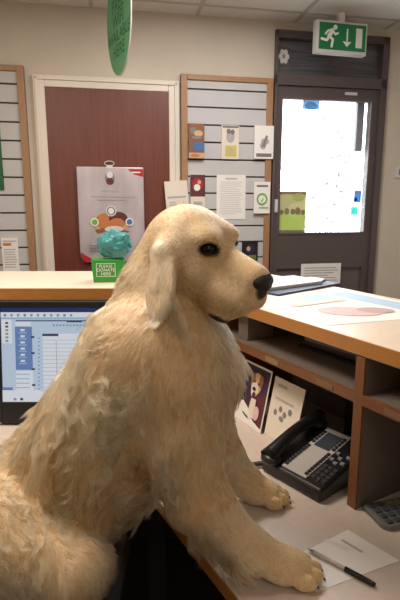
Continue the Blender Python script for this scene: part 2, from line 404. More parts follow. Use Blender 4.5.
# ------------------------------------------------------------------ exit sign
exr=math.atan2(.083,.333)
ex=empty('exit_sign',(.718,3.193,2.312),exr,'green running man exit sign hanging in front of the dark transom','sign')
ew,eh=.343,.18
MB().box(-.006,ew,-.0,.05,-.006,eh,M_greyl,.004).build('housing',ex)
MB().box(ew/2-.02,ew/2+.02,.018,.04,eh,.24,M_ceil).build('bracket',ex)
MB().box(.012,ew-.012,-.003,0,.014,eh-.014,M_exitg).build('green_panel',ex)
W_=M_white
def limb(pts,w):
    out=[]
    for (ax,az),(bx,bz) in zip(pts,pts[1:]):
        dx,dz=bx-ax,bz-az; l=math.hypot(dx,dz); nx,nz=-dz/l*w,dx/l*w
        out.append(('p',[(ax-nx,az-nz),(bx-nx,bz-nz),(bx+nx,bz+nz),(ax+nx,az+nz)],W_)); out.append(('e',bx,bz,w,w,W_)); out.append(('e',ax,az,w,w,W_))
    return out
man=[('e',.118,.142,.014,.014,W_)]+limb([(.098,.122),(.078,.088)],.013)+limb([(.1,.126),(.07,.12),(.052,.1)],.006)+limb([(.1,.12),(.118,.1),(.134,.108)],.006)+limb([(.08,.086),(.1,.068),(.094,.03)],.008)+limb([(.076,.084),(.058,.062),(.024,.068)],.008)
arrow=[('r',.197,.055,.207,.14,W_),('p',[(.172,.066),(.202,.034),(.232,.066),(.216,.066),(.202,.056),(.188,.066)],W_)]
MB().art(man,-.003).build('running_man',ex)
MB().art(arrow,-.003).build('down_arrow',ex)
MB().art([('r',.262,.034,.306,.146,W_)],-.003).build('door_symbol',ex)

# ------------------------------------------------------------------ reception counter (L shaped worktop with wooden edge)
def ipt(off):   # outer wing line at distance v, crossing Y
    pass
def wing_y(v,Y):
    bx,by=uv(0,v); t=(by-Y)/.87146; return (bx+t*.49046,Y)
YN, YF = 1.640, 2.093
rc=empty('reception_counter',(-.3,1.9,0),0,'L shaped reception counter with pale top and wooden edge','counter')
def Lpoly(yn,yf,v0,v1,u1,xl):
    return [(xl,yn),wing_y(v0,yn),uv(u1,v0),uv(u1,v1),wing_y(v1,yf),(xl,yf)]
inv=Matrix.Translation((.3,-1.9,0))
def rel(poly): return [(x+.3,y-1.9) for x,y in poly]
MB().prism(rel(Lpoly(YN+.002,YF-.002,.002,.458,1.05,-1.7)),1.058,CZ,M_lam).build('worktop',rc)
P=Lpoly(YN,YF,0,.46,1.05,-1.7); P2=Lpoly(YN+.004,YF-.004,.004,.456,1.05,-1.7)
ed=MB()
for i,j in ((0,1),(1,2),(3,4),(4,5)):
    q=rel([P[i],P[j],P2[j],P2[i]]); 
    if j==1 or i==0: zb=1.052
    else: zb=1.060
    ed.prism(q,zb,CZ-.001,M_wood)
ed.build('wooden_edge',rc)
fp=MB()
O1=Lpoly(2.02,2.05,.385,.41,1.03,-1.68)
fp.prism(rel([(-1.68,2.02),wing_y(.385,2.02),wing_y(.41,2.05),(-1.68,2.05)]),0,1.058,M_unitd)
fp.prism(rel([wing_y(.385,2.02),uv(1.03,.385),uv(1.03,.41),wing_y(.41,2.05)]),0,1.058,M_unitd)
fp.build('front_panel',rc)
bp=MB().prism(rel([(-1.68,1.72),(-.03,1.72),(-.03,1.74),(-1.68,1.74)]),.72,1.058,M_blackm); bp.build('back_board',rc)

# pigeonhole unit under the wing
pu=empty('pigeonhole_unit',(*uv(0,0),DZ),WROT,'brown wooden pigeonhole unit under the right counter wing','shelf unit')
H=1.0555-DZ
MB().box(-.22,1.0,.33,.345,0,H,M_unit).build('back_panel',pu)
for u in (.369,.82): 
    MB().box(u,u+.022,.006,.33,0,H,M_unit).build('divider',pu)
    MB().box(u-.001,u+.023,0,.006,0,H,M_shelfwood).build('divider_edge',pu)
MB().box(-.242,-.22,0,.345,0,H,M_shelfwood).build('end_panel',pu)
for (u0,u1) in ((-.22,.369),(.391,.82)):
    sh=MB().box(u0,u1,.006,.33,.252,.272,M_unit).build('shelf',pu)
    MB().box(u0,u1,0,.006,.250,.274,M_shelfwood).build('shelf_edge',sh)
for k,(u,c) in enumerate(((.05,mat('label_tan',(140,112,76),.6)),(.25,mat('label_dull',(120,90,66),.6)),(.45,mat('label_dull',(120,90,66),.6)))):
    MB().box(u,u+.055,-.0012,0,.254,.268,c).build('label_strip',pu)
# filed things
pf=empty('paper_stack',(*uv(.04,.12),DZ+.2725),WROT+.05,'stack of dark folders on the upper shelf under the counter','folders')
z=0
for k in range(4):
    h=.008; MB().box(random.uniform(0,.02),.25,random.uniform(0,.02),.19,z,z+h-.0005,(M_blackm,M_navy,M_unitd,M_greyp)[k]).build('folder',pf); z+=h
tag(MB().box(0,.05,0,.1,0,.075,M_unit,.002).build('card_box',None,(*uv(-.13,.03),DZ+.2725),(0,0,WROT)),'small grey card box on the upper shelf behind the dog chin','box')
tag(MB().box(0,.09,0,.12,0,.16,M_blackm,.003).build('box_file',None,(*uv(.16,.2),DZ+.0005),(0,0,WROT)),'black box file standing behind the desk phone','file')
tag(MB().box(0,.3,0,.2,0,.05,M_blackm,.003).build('document_tray',None,(*uv(.45,.08),DZ+.2725),(0,0,WROT)),'black tray on the upper shelf right of the divider','tray')

# desk
dk=empty('desk',(0,1.4,0),0,'pale laminate corner desk with wooden front edge under the dog paws','desk')
def wing_at(v,Y): return wing_y(v,Y)
VD=-.37; YD=1.12
def dpoly(o): return [(-1.7,YD+o),wing_y(VD+o,YD+o),uv(1.02,VD+o),uv(1.02,.38),wing_y(.38,1.70),(-1.7,1.70)]
rd=lambda p:[(x,y-1.4) for x,y in p]
MB().prism(rd(dpoly(.003)),DZ-.028,DZ,M_desk).build('desktop',dk)
A,B=dpoly(0),dpoly(.003); e=MB()
for i,j in ((0,1),(1,2)): e.prism(rd([A[i],A[j],B[j],B[i]]),DZ-.029,DZ-.0004,M_wood)
e.build('edge_band',dk)
for (x,y) in ((-1.5,1.2),(-.12,1.2)): MB().box(x-.025,x+.025,y-1.425,y-1.375,0,DZ-.028,M_blackm).build('leg',dk)
x,y=uv(.95,-.3); MB().box(x-.025,x+.025,y-1.425,y-1.375,0,DZ-.028,M_blackm).build('leg',dk)
MB().prism(rd([(-1.6,1.66),(.1,1.66),(.1,1.68),(-1.6,1.68)]),.1,DZ-.028,M_blackm).build('modesty_panel',dk)

# ------------------------------------------------------------------ monitor
mo=empty('computer_monitor',(-.455,1.405,DZ-.0),0,'black flat computer monitor with lit screen behind the dog back','monitor')
tl=R(-7)
SW,SH=.37,.293
def mrot(o): o.rotation_euler=(tl,0,0); return o
bz=.018
fmb=MB()
xl,xr=-.158,-.158+SW; zb,zt=.066,.066+SH
fmb.box(xl-.016,xl,-.012,.03,.0,zt+.02,M_black,.002); fmb.box(xr,xr+.016,-.012,.03,.0,zt+.02,M_black,.002)
fmb.box(xl,xr,-.012,.03,.0,zb,M_black,.002); fmb.box(xl,xr,-.012,.03,zt,zt+.02,M_black,.002)
fmb.box(xl-.01,xr+.01,.01,.045,.005,zt+.015,M_black,.01)
fr=mrot(fmb.build('bezel',mo,(0,0,.008)))
def em(n,c,s=1.): return mat('screen_'+n,c,.3,emit=s)
K=.62
e_bg=em('pale_blue',(206,226,248),K); e_bar=em('navy',(30,52,110),K); e_w=em('white',(244,248,255),K); e_side=em('slate_blue',(112,146,200),K); e_tool=em('tool_blue',(170,200,236),K); e_g=em('grey',(150,165,190),K); e_dk=em('dark',(60,70,100),K); e_gr=em('green',(120,170,120),K)
sc=MB().add([(xl,-.006,zb),(xr,-.006,zb),(xr,-.006,zt),(xl,-.006,zt)],[(0,1,2,3)],e_bg)
def px(x,y): return (xl+(x-4)/127*SW*1.0, zt-(y-309)/96*SH)
def pr(x0,y0,x1,y1,m):
    a=px(x0,y1); b=px(x1,y0); return ('r',a[0],a[1],b[0],b[1],m)
it=[pr(4,309,131,313.5,e_bar),pr(4,313.5,131,319,e_w),pr(4,318.6,131,320.5,e_tool),pr(20,321.5,131,322.6,e_bar),pr(5,320.5,15.5,345,e_w),pr(4,390,15,393,e_side),pr(4,393,131,406,e_w),
    pr(19,328,37,372,e_side),pr(19,373,37,393,e_w),pr(48,335,131,392,e_w),pr(48,335,65,337.5,e_dk),pr(74,322,90,323.5,e_dk),pr(20,323,36,327,e_w)]
for k in range(11): it.append(pr(8+k*7,315,10.5+k*7,317.5,e_g if k%3 else e_side))
for k in range(6): it.append(pr(10,323+k*3.6,13,325+k*3.6,e_dk if k<2 else e_gr))
for k in range(6): it.append(pr(26,330+k*6.2,30.5,332+k*6.2,e_w)); it.append(pr(24,333+k*6.2,32.5,334.2+k*6.2,e_tool))
for k in range(4): it.append(pr(21,375+k*4.5,35,376+k*4.5,e_tool))
for k in range(14): it.append(pr(45,338+k*3.9,47,339.3+k*3.9,e_g)); it.append(pr(48,340.5+k*3.9,131,341+k*3.9,e_tool))
for k in range(10): it.append(pr(62+k*3.5,324.4,64+k*3.5,326.4,e_g))
for k in range(4): it.append(pr(39.5,336+k*16,43,338+k*16,e_dk))
it+= [pr(20,398,23,400.5,e_g),pr(27,398,30,400.5,e_dk),pr(65.5,340,66,392,e_g)]
sc.art(it,-.006)
mrot(sc.build('screen',mo,(0,0,.008)))
MB().box(-.09,.14,-.03,.16,0,.014,M_black,.005).build('stand_base',mo); MB().box(0,.06,.07,.1,.012,.25,M_black,.005).build('stand_neck',mo)

# ------------------------------------------------------------------ things on the counter
gb=empty('green_box',(-.40,1.765,CZ),R(6),'small bright green card box on the left counter top','box')
MB().slab([(.004,0),(.112,0),(.118,.085),(-.002,.085)],0,.09,M_green,.003).build('carton',gb)
gl=MB().art([('r',.016,.022,.086,.024,M_white),('r',.016,.07,.086,.072,M_white),('r',.016,.022,.018,.072,M_white),('r',.084,.022,.086,.072,M_white)],0)
for k,tx in enumerate(('PLEASE','DONATE','HERE')): gl.text(tx,.016,.051,.061-k*.0145,-.002,M_white)
gl.build('front_print',gb,(0,-.0002,0))
# crumpled teal bag
bm=bmesh.new(); bmesh.ops.create_icosphere(bm,subdivisions=4,radius=1)
from mathutils import noise as mnoise
for v in bm.verts:
    p=v.co.copy(); d=mnoise.noise(p*1.7)*.25+abs(mnoise.noise(p*4+Vector((3,1,2))))*.32+mnoise.noise(p*9)*.06
    v.co=Vector((p.x*.058,p.y*.045,max(p.z,-.75)*.048))*(1+d)
zmin=min(v.co.z for v in bm.verts)
for v in bm.verts: v.co.z-=zmin
tb_=MB().bm(bm,M_teal,True).build('plastic_bag',None,(-.318,1.81,CZ+.0855))
tag(tb_,'crumpled teal plastic bag resting on the green box','plastic bag')

def sheet(name,poly,z,m,items=None,th=.0006,label=None,cat='paper'):
    cx=sum(p[0] for p in poly)/len(poly); cy=sum(p[1] for p in poly)/len(poly)
    mb=MB().prism([(x-cx,y-cy) for x,y in poly],0,th,m)
    for i,(kind,pts,mm) in enumerate(items or []):
        zz=th+.0003*(i+1)
        mb.add([(x-cx,y-cy,zz) for x,y in pts],[tuple(range(len(pts)))],mm)
    o=mb.build(name,None,(cx,cy,z)); return tag(o,label,cat)
def quad(u0,v0,u1,v1): return [uv(u0,v0),uv(u1,v0),uv(u1,v1),uv(u0,v1)]
def oval(u,v,a,b,rot=0.,n=20):
    return [uv(u+a*math.cos(t)*math.cos(rot)-b*math.sin(t)*math.sin(rot),v+a*math.cos(t)*math.sin(rot)+b*math.sin(t)*math.cos(rot)) for t in [2*math.pi*k/n for k in range(n)]]
# big leaflet sheet on the wing
sheet('poster_sheet',[uv(-.19,.03),uv(.25,.03),uv(.33,.41),uv(-.10,.45)],CZ+.0003,M_white,
   [('p',quad(-.06,.33,.26,.41),M_paleblue),('p',quad(-.08,.20,.02,.30),M_paleblue),('p',quad(-.06,.17,.0,.19),M_cream),('p',oval(.165,.19,.085,.055,.9),M_pink),('p',oval(.19,.26,.05,.035,.9),mat('picture_mauve',(186,160,160),.6)),('p',quad(.02,.10,.05,.30),M_cream)],label='large white printed sheet with pink picture on the right counter wing',cat='poster')
cb=empty('clipboard',(*uv(-.225,.30),CZ),WROT+R(12),'dark blue clipboard lying on the counter beside the dog nose','clipboard')
MB().box(-.115,.09,-.16,.19,.0025,.0075,M_navy,.002).build('board',cb)
MB().box(-.04,.03,.16,.185,.0075,.016,M_steel,.003).build('clip',cb)
sheet('paper_stack',[uv(-.36,.16),uv(-.17,.13),uv(-.20,.44),uv(-.36,.44)],CZ+.0082,M_white,[('p',quad(-.32,.2,-.24,.36),M_white)],th=.009,label='stack of white paper on the dark blue clipboard',cat='paper')

# ------------------------------------------------------------------ things on the desk
sheet('note_paper',[(.312,.902),(.384,.812),(.205,.735),(.166,.812)],DZ+.0003,M_white,[('p',[(.25,.868),(.262,.874),(.30,.842),(.288,.836)],mat('paper_lavender',(226,220,224),.7)),('p',[(.288,.868),(.292,.872),(.322,.836),(.318,.832)],M_textl)],label='white note paper on the desk in front of the near paw')
pa,pb=Vector((.213,.838,DZ+.0062)),Vector((.313,.745,DZ+.0062))
pd=(pb-pa).normalized()
pe=empty('ballpoint_pen',pa,0,'clear ballpoint pen with black cap on the note paper','pen')
L_=(pb-pa).length
MB().tube([pd*0.012,pd*(L_*.62)],.0037,mat('clear_barrel',(196,186,178),.2),10).build('barrel',pe)
MB().tube([pd*(L_*.58),pd*(L_*.93),pd*L_],[.0050,.0050,.0040],M_black,10).build('cap',pe)
MB().tube([pd*0,pd*.013],[.0012,.004],M_steel,8).build('tip',pe)
# calculator
ca=empty('calculator',(.388,.892,DZ),R(16),'grey desk calculator beside the wooden divider','calculator')
MB().prism([(.012,0),(.150,0),(.150,.085),(.004,.085),(0,.08),(0,.012)],0.001,.013,M_grey,.003).build('body',ca)
MB().box(.118,.142,.008,.077,.013,.0165,M_lcd,.001).build('display',ca)
for i in range(5):
    for j in range(4):
        MB().box(.010+i*.021,.026+i*.021,.007+j*.019,.020+j*.019,.013,.017,(M_keyy if (j==3 and i in (2,3)) else M_keyc),.002).build('key',ca)
# leaflets leaning in the pigeonhole
def lean(name,u0,u1,h,v,label,items,base):
    w=u1-u0; mb=MB().box(0,w,0,.002,0,h,base).art(items,0)
    o=mb.build(name,None,(*uv(u0,v),DZ+.001),(R(-12),0,WROT)); return tag(o,label,'leaflet')
lean('leaflet',-.150,-.012,.192,.035,'leaflet with dark dog photo leaning under the counter beside the phone',
   [('p',[(.0,.062),(.03,.066),(.06,.05),(.09,.022),(.125,.012),(.134,.012),(.134,.186),(.0,.186)],M_purple),('p',[(.05,.06),(.11,.018),(.132,.02),(.132,.12),(.1,.1),(.07,.1)],M_maroon),
    ('e',.078,.135,.026,.034,M_tan),('e',.074,.115,.017,.026,M_cream),('e',.058,.150,.011,.017,M_brown),('e',.100,.148,.011,.019,M_brown),('e',.070,.140,.004,.0035,M_blackm),('e',.090,.138,.004,.0035,M_blackm),('e',.073,.118,.008,.006,M_blackm),('e',.078,.098,.009,.011,M_maroon),('p',[(.066,.05),(.08,.03),(.098,.03),(.094,.09),(.07,.088)],M_cream),('e',.105,.05,.014,.022,M_pink),('p',[(.04,.03),(.07,.022),(.07,.027),(.04,.035)],M_blackm)],M_white)
lean('leaflet',-.006,.125,.18,.045,'white leaflet with grey paw marks right of the dog photo',
   [('r',.02,.155,.06,.165,M_textl),('e',.03,.08,.007,.009,M_greyp),('e',.05,.095,.007,.009,M_greyp),('e',.07,.085,.007,.009,M_greyp),('e',.09,.1,.007,.009,M_greyp),('e',.06,.07,.009,.007,M_greyp),('r',.02,.12,.1,.124,M_textl)],M_cream)
# desk phone
ph=empty('desk_phone',(.158,1.132,DZ),R(-51),'black office desk phone with grey key panel under the counter','phone')
def fz(y): return .034+.048*max(0,min(1,y/.2))
MB().add([(0,0,0),(.185,0,0),(.185,.2,0),(0,.2,0),(0,0,fz(0)),(.185,0,fz(0)),(.185,.2,fz(.2)),(0,.2,fz(.2))],[(3,2,1,0),(4,5,6,7),(0,1,5,4),(1,2,6,5),(2,3,7,6),(3,0,4,7)],M_black)
pbm=bmesh.new()
vs=[pbm.verts.new(p) for p in [(0,0,.002),(.185,0,.002),(.185,.2,.002),(0,.2,.002),(0,0,fz(0)),(.185,0,fz(0)),(.185,.2,fz(.2)),(0,.2,fz(.2))]]
for f in [(3,2,1,0),(4,5,6,7),(0,1,5,4),(1,2,6,5),(2,3,7,6),(3,0,4,7)]: pbm.faces.new([vs[i] for i in f])
bmesh.ops.bevel(pbm,geom=pbm.edges[:],offset=.007,segments=3,affect='EDGES',profile=.5)
MB().bm(pbm,M_black).build('body',ph)
def plate(mb,x0,x1,y0,y1,h,m,lift=0.):
    q=[(x0,y0),(x1,y0),(x1,y1),(x0,y1)]
    mb.add([(x,y,fz(y)+lift) for x,y in q]+[(x,y,fz(y)+lift+h) for x,y in q],[(3,2,1,0),(4,5,6,7),(0,1,5,4),(1,2,6,5),(2,3,7,6),(3,0,4,7)],m); return mb
plate(MB(),.058,.132,.012,.195,.002,mat('phone_label',(172,168,164),.5)).build('label_panel',ph)
plate(MB(),.073,.118,.118,.178,.002,M_lcd,.002).build('display',ph)
for k in range(9):
    plate(MB(),.0605,.068,.02+k*.0105,.027+k*.0105,.0035,M_key,.002).build('line_key',ph)
    plate(MB(),.122,.1295,.02+k*.0105,.027+k*.0105,.0035,M_key,.002).build('line_key',ph)
for k in range(5):
    plate(MB(),.0605,.068,.125+k*.0115,.132+k*.0115,.0035,M_key,.002).build('line_key',ph)
    plate(MB(),.122,.1295,.125+k*.0115,.132+k*.0115,.0035,M_key,.002).build('line_key',ph)
M_key2=mat('phone_key',(60,60,64),.35)
for i in range(3):
    for j in range(4): plate(MB(),.138+i*.0145,.149+i*.0145,.022+j*.0145,.032+j*.0145,.004,M_key2,.0).build('number_key',ph)
for (x,y) in ((.14,.1),(.155,.112),(.17,.1),(.155,.092),(.14,.125),(.17,.125)): plate(MB(),x-.004,x+.006,y-.003,y+.004,.004,M_greyp,.0).build('menu_key',ph)
# handset: arched bar with two bulging ends
hm=MB(); N=15; pts=[];rr=[]
for k in range(N):
    t=k/(N-1); y=-.004+.205*t; arch_=math.sin(math.pi*t)
    pts.append((.026,y,fz(y)+.016+.020*arch_)); rr.append(.0145+.010*abs(2*t-1)**2.2)
hm.tube(pts,rr,M_black,14)
hs_=hm.build('handset',ph)
for y in (.008,.188): MB().ball((.026,y,fz(y)+.010),(.028,.026,.017),M_black).build('ear_cap',hs_)
cd=MB(); 
cd.tube([(.01,.03,.014),(-.012,.012,.012),(-.03,-.008,.008),(-.055,-.036,.006),(-.08,-.055,.006)],[.007,.0065,.006,.0045,.004],M_black,8)
cd.build('cord',ph)

# ------------------------------------------------------------------ office chair under the dog
oc=empty('office_chair',(-.43,.88,0),0,'dark fabric office chair the golden dog sits on','chair')
MB().box(-.27,.25,-.25,.25,.47,.548,M_dark,.03).build('seat',oc)
MB().tube([(0,0,.08),(0,0,.47)],.028,M_black,12).build('column',oc)
for k in range(5):
    t=k*2*math.pi/5+.3; lg=MB().tube([(0,0,.09),(.15*math.cos(t),.15*math.sin(t),.085),(.28*math.cos(t),.28*math.sin(t),.065)],[.026,.02,.015],M_black,8).build('leg',oc)
    MB().ball((.28*math.cos(t),.28*math.sin(t),.027),(.026,.026,.027),M_black,seg=12).build('caster',lg)

# ------------------------------------------------------------------ golden retriever
def PX(px,py,Y):        # point at distance Y seen at photo position (px,py)
    h=(px-200)/480; v=(300-py)/480; c,s=math.cos(R(11)),math.sin(R(11))
    t=Y/(c+v*s); return np.array((h*t,Y,E0+(-s+v*c)*t))
YM=.88
PR=[]   # (kind, data, blend, flow, fur length, lift, tone)
def rc(a,b,ra,rb,k=.03,flow=None,L=.03,lift=.35,tone=0.,ys=1.):
    a=np.array(a,float); b=np.array(b,float)
    PR.append(('c',(a,b,ra,rb,ys),k,(b-a) if flow is None else np.array(flow,float),L,lift,tone))
def el(c,r,k=.03,flow=(0,0,-1),L=.03,lift=.35,M=None,tone=0.):
    PR.append(('e',(np.array(c,float),np.array(r,float),np.eye(3) if M is None else M),k,np.array(flow,float),L,lift,tone))
# head frame: x to the nose, y to the dog's left (away from camera), z up
yaw,pit,rol=R(-37),R(16),R(5)
HM=np.array(Matrix.Rotation(yaw,3,'Z')@Matrix.Rotation(pit,3,'Y')@Matrix.Rotation(rol,3,'X'))
H0=PX(191,244,.885)
def hp(x,y,z): return H0+HM@np.array((x,y,z),float)
def hv(x,y,z): return HM@np.array((x,y,z),float)
back=hv(-1,0,-.15); down=hv(-.3,0,-1)
# torso
nk0=PX(173,272,.925); nk1=PX(160,345,.900)
ch=PX(156,368,YM); ab=PX(94,456,YM); rp=PX(18,540,YM)
rc(nk0,nk1,.062,.098,.05,flow=nk1-nk0+np.array((-.03,0,0)),L=.036,lift=.34)
rc(ch,ab,.146,.130,.05,flow=ab-ch+np.array((0,0,-.06)),L=.052,lift=.28,ys=.86)
rc(ab,rp,.130,.146,.05,flow=np.array((-.6,0,-.8)),L=.050,lift=.28,ys=.88)
el(PX(155,276,.915),(.050,.055,.046),.05,flow=(-.45,0,-.9),L=.042,lift=.4)
el(PX(192,372,.875),(.070,.085,.085),.05,flow=(.15,0,-1),L=.055,lift=.45)          # breast
el(PX(178,418,.80),(.075,.055,.10),.04,flow=(.25,0,-1),L=.030,lift=.3)               # near shoulder
el(PX(185,418,.955),(.075,.055,.10),.04,flow=(.25,0,-1),L=.030,lift=.3)
# near foreleg
s0=PX(182,440,.800); e0=PX(198,498,.785); w0=PX(246,546,.768); p0=np.array((.150,.766,.733))
rc(s0,e0,.068,.055,.03,L=.026,lift=.28)
rc(e0,w0,.055,.036,.02,L=.016,lift=.22)
rc(w0,p0,.036,.030,.02,L=.010,lift=.18)
def paw(c,d,L=.007):
    d=np.array(d,float); d/=np.linalg.norm(d); l=np.array((-d[1],d[0],0)); c=np.array(c,float)
    Mx=np.stack([d,l,np.array((0,0,1))],1)
    el(c,(.045,.033,.026),.02,flow=d,L=L,lift=.15,M=Mx)
    for o,f in ((-.029,.028),(-.0105,.043),(.0105,.043),(.029,.028)):
        q=c+l*o+d*f; q[2]=.700+.0165
        el(q,(.022,.0100,.0165),.004,flow=d*.8+np.array((0,0,-.5)),L=.005,lift=.12,M=Mx)
    return d,l
paw((.160,.767,.7275),(1,-.05,0))
# far foreleg
s1=PX(206,425,.965); e1=PX(221,455,.985); w1=PX(246,481,1.0); p1=np.array((.126,1.002,.733))
rc(s1,e1,.060,.047,.03,L=.022,lift=.28); rc(e1,w1,.047,.034,.02,L=.014,lift=.22); rc(w1,p1,.034,.030,.02,L=.010,lift=.18)
paw((.141,1.000,.7275),(1,-.12,0))
# hind legs
for Yh,Yk in ((.785,.740),(.975,1.02)):
    hp_=PX(10,528,.80); hp_[1]=Yh; kn=PX(75,566,.742); kn[1]=Yk
    rc(hp_,kn,.104,.061,.025,flow=np.array((.5,0,-.75)),L=.034,lift=.4)
    hk_=np.array((-.44,Yk+.01*(1 if Yk<.9 else -1),.615)); ft=np.array((-.27,Yk,.578))
    rc(kn+np.array((-.01,0,-.01)),hk_,.055,.036,.03,L=.02,lift=.25); rc(hk_,ft,.032,.026,.02,L=.01,lift=.2)
rc(rp+np.array((-.10,0,-.05)),(-.66,.90,.585),.04,.026,.03,L=.05,lift=.5); rc((-.66,.90,.585),(-.80,.96,.59),.026,.015,.02,L=.06,lift=.5)
NH=len(PR)
# head
HL=.009
el(hp(-.002,0,.006),(.080,.066,.064),.02,flow=back,L=.013,lift=.22,M=HM)
el(hp(-.045,0,-.03),(.050,.058,.058),.03,flow=back+down,L=.028,lift=.3,M=HM)
for s in (-1,1):
    el(hp(.054,s*.030,.033),(.024,.021,.016),.022,flow=back,L=.008,lift=.18,M=HM)      # brow
    el(hp(.030,s*.042,-.034),(.054,.028,.044),.02,flow=hv(-1,0,-.5),L=.014,lift=.25,M=HM)  # cheek
    rc(hp(.080,s*.019,-.044),hp(.138,s*.016,-.050),.033,.0275,.012,flow=hv(-.8,s*.15,-.55),L=.006,lift=.15)  # flews
    el(hp(.108,s*.028,-.066),(.038,.020,.032),.015,flow=hv(-.7,s*.1,-.7),L=.008,lift=.18,M=HM)
rc(hp(.058,0,-.010),hp(.143,0,-.017),.036,.030,.015,flow=hv(-1,0,0),L=.005,lift=.12)       # muzzle
for s in (-1,1): el(hp(.112,s*.040,-.089),(.024,.008,.008),.004,flow=hv(-1,0,-.3),L=.004,lift=.1,M=HM)
rc(hp(.03,0,-.076),hp(.120,0,-.082),.031,.016,.008,flow=hv(-.7,0,-.7),L=.009,lift=.2)       # jaw
for s in (-1,1):      # ears
    def lp(px,py,Y):      # near-ear point in the head frame, mirrored for the far ear
        q=HM.T@(PX(px,py,Y)-H0); q[1]*=-s; return hp(*q)
    def frame(a,b):
        z=a-b; z/=np.linalg.norm(z); o=hv(0,s,0); o=o-z*(o@z); o/=np.linalg.norm(o); return np.stack([np.cross(o,z),o,z],1)
    t0,t1,t2=lp(163,252,.832),lp(161,284,.806),lp(173,313,.795)
    dn=(t2-t0)/np.linalg.norm(t2-t0)
    el(hp(.004,s*.060,-.002),(.030,.013,.024),.02,flow=hv(-.25,s*.2,-1),L=.012,lift=.2,M=HM,tone=.2)
    el(t1,(.034,.0105,.064),.012,flow=dn+hv(-.25,0,0),L=.020,lift=.2,M=frame(t0,t1+(t0-t1)*-.4),tone=-.25)
    el(t2,(.023,.0100,.044),.012,flow=dn,L=.018,lift=.15,M=frame(t1,t2),tone=-.25)
    rc(t0,t1,.018,.012,.015,flow=dn,L=.0194,lift=.2,tone=-.2)
EYE=[hp(.064,s*.0358,.019) for s in (-1,1)]
SUB=[(hp(.069,s*.0378,.018),.0135) for s in (-1,1)]
def sd(p,pts):
    if p[0]=='c':
        a,b,ra,rb,ys=p[1]
        q=pts; A,B=a,b
        if ys!=1.:
            q=pts.copy(); q[:,1]=YM+(q[:,1]-YM)/ys; A=a.copy(); B=b.copy()
        ba=B-A; l2=ba@ba; h=np.clip((q-A)@ba/l2,0,1)
        return np.linalg.norm(q-A-h[:,None]*ba,axis=1)-(ra+(rb-ra)*h)
    c,r,M=p[1]; q=(pts-c)@M
    k0=np.linalg.norm(q/r,axis=1); k1=np.linalg.norm(q/(r*r),axis=1)+1e-9
    return k0*(k0-1)/k1
def bounds(p):
    if p[0]=='c':
        a,b,ra,rb,ys=p[1]; m=max(ra,rb); return np.minimum(a,b)-m, np.maximum(a,b)+m
    c,r,M=p[1]; m=r.max(); return c-m,c+m
def sdf_grid(lo,hi,vx):
    n=np.ceil((hi-lo)/vx).astype(int)+1
    F=np.full(n,.06,np.float32); ax=[lo[i]+vx*np.arange(n[i]) for i in range(3)]
    for p in PR:
        k=p[2]; b0,b1=bounds(p); i0=np.clip(((b0-.065-lo)/vx).astype(int),0,n); i1=np.clip(((b1+.065-lo)/vx).astype(int)+2,0,n)
        if (i1<=i0).any(): continue
        X,Y,Z=np.meshgrid(*[ax[i][i0[i]:i1[i]] for i in range(3)],indexing='ij')
        d=sd(p,np.stack([X.ravel(),Y.ravel(),Z.ravel()],1)).reshape(X.shape).astype(np.float32)
        S=F[i0[0]:i1[0],i0[1]:i1[1],i0[2]:i1[2]]
        h=np.maximum(k-np.abs(S-d),0)/k
        S[...]=np.minimum(np.minimum(S,d)-h*h*k*.25,.06)
    for c,r in SUB:
        i0=((c-r-.02-lo)/vx).astype(int); i1=((c+r+.02-lo)/vx).astype(int)+2
        X,Y,Z=np.meshgrid(*[ax[i][i0[i]:i1[i]] for i in range(3)],indexing='ij')
        d=r-np.sqrt((X-c[0])**2+(Y-c[1])**2+(Z-c[2])**2); S=F[i0[0]:i1[0],i0[1]:i1[1],i0[2]:i1[2]]; k=.008
        h=np.maximum(k-np.abs(S-d),0)/k; S[...]=np.maximum(S,d)+h*h*k*.25
    return F,n
def surface_nets(F,lo,vx):
    n=np.array(F.shape); ins=F<0
    c=[ins[i:n[0]-1+i,j:n[1]-1+j,k:n[2]-1+k] for i in (0,1) for j in (0,1) for k in (0,1)]
    cnt=sum(x.astype(np.int8) for x in c); act=(cnt>0)&(cnt<8)
    cells=np.argwhere(act); idx=-np.ones(act.shape,np.int64); idx[tuple(cells.T)]=np.arange(len(cells))
    acc=np.zeros((len(cells),3)); w=np.zeros(len(cells))
    cor=[np.array((i,j,k)) for i in (0,1) for j in (0,1) for k in (0,1)]
    for a in range(8):
        for b in range(a+1,8):
            if np.abs(cor[a]-cor[b]).sum()!=1: continue
            fa=F[tuple((cells+cor[a]).T)]; fb=F[tuple((cells+cor[b]).T)]; m=(fa<0)!=(fb<0)
            t=fa[m]/(fa[m]-fb[m]); acc[m]+=cor[a]+(cor[b]-cor[a])*t[:,None]; w[m]+=1
    V=lo+(cells+acc/w[:,None])*vx
    Q=[]
    for ax in range(3):
        o=[i for i in range(3) if i!=ax]; sl0=[slice(None)]*3; sl1=[slice(None)]*3; sl0[ax]=slice(0,-1); sl1[ax]=slice(1,None)
        ch_=np.argwhere(ins[tuple(sl0)]!=ins[tuple(sl1)])
        ch_=ch_[(ch_[:,o[0]]>0)&(ch_[:,o[1]]>0)&(ch_[:,o[0]]<n[o[0]]-1)&(ch_[:,o[1]]<n[o[1]]-1)]
        e0_=np.zeros(3,int); e0_[o[0]]=1; e1_=np.zeros(3,int); e1_[o[1]]=1
        q=np.stack([idx[tuple((ch_-e0_-e1_).T)],idx[tuple((ch_-e1_).T)],idx[tuple(ch_.T)],idx[tuple((ch_-e0_).T)]],1)
        flip=ins[tuple(ch_.T)]
        if ax==1: flip=~flip
        q[~flip]=q[~flip][:,::-1]; Q.append(q)
    return V,np.concatenate(Q)
lo=np.array((-.86,.55,.53)); hi=np.array((.26,1.20,1.42)); VX=.004
F,_n=sdf_grid(lo,hi,VX)
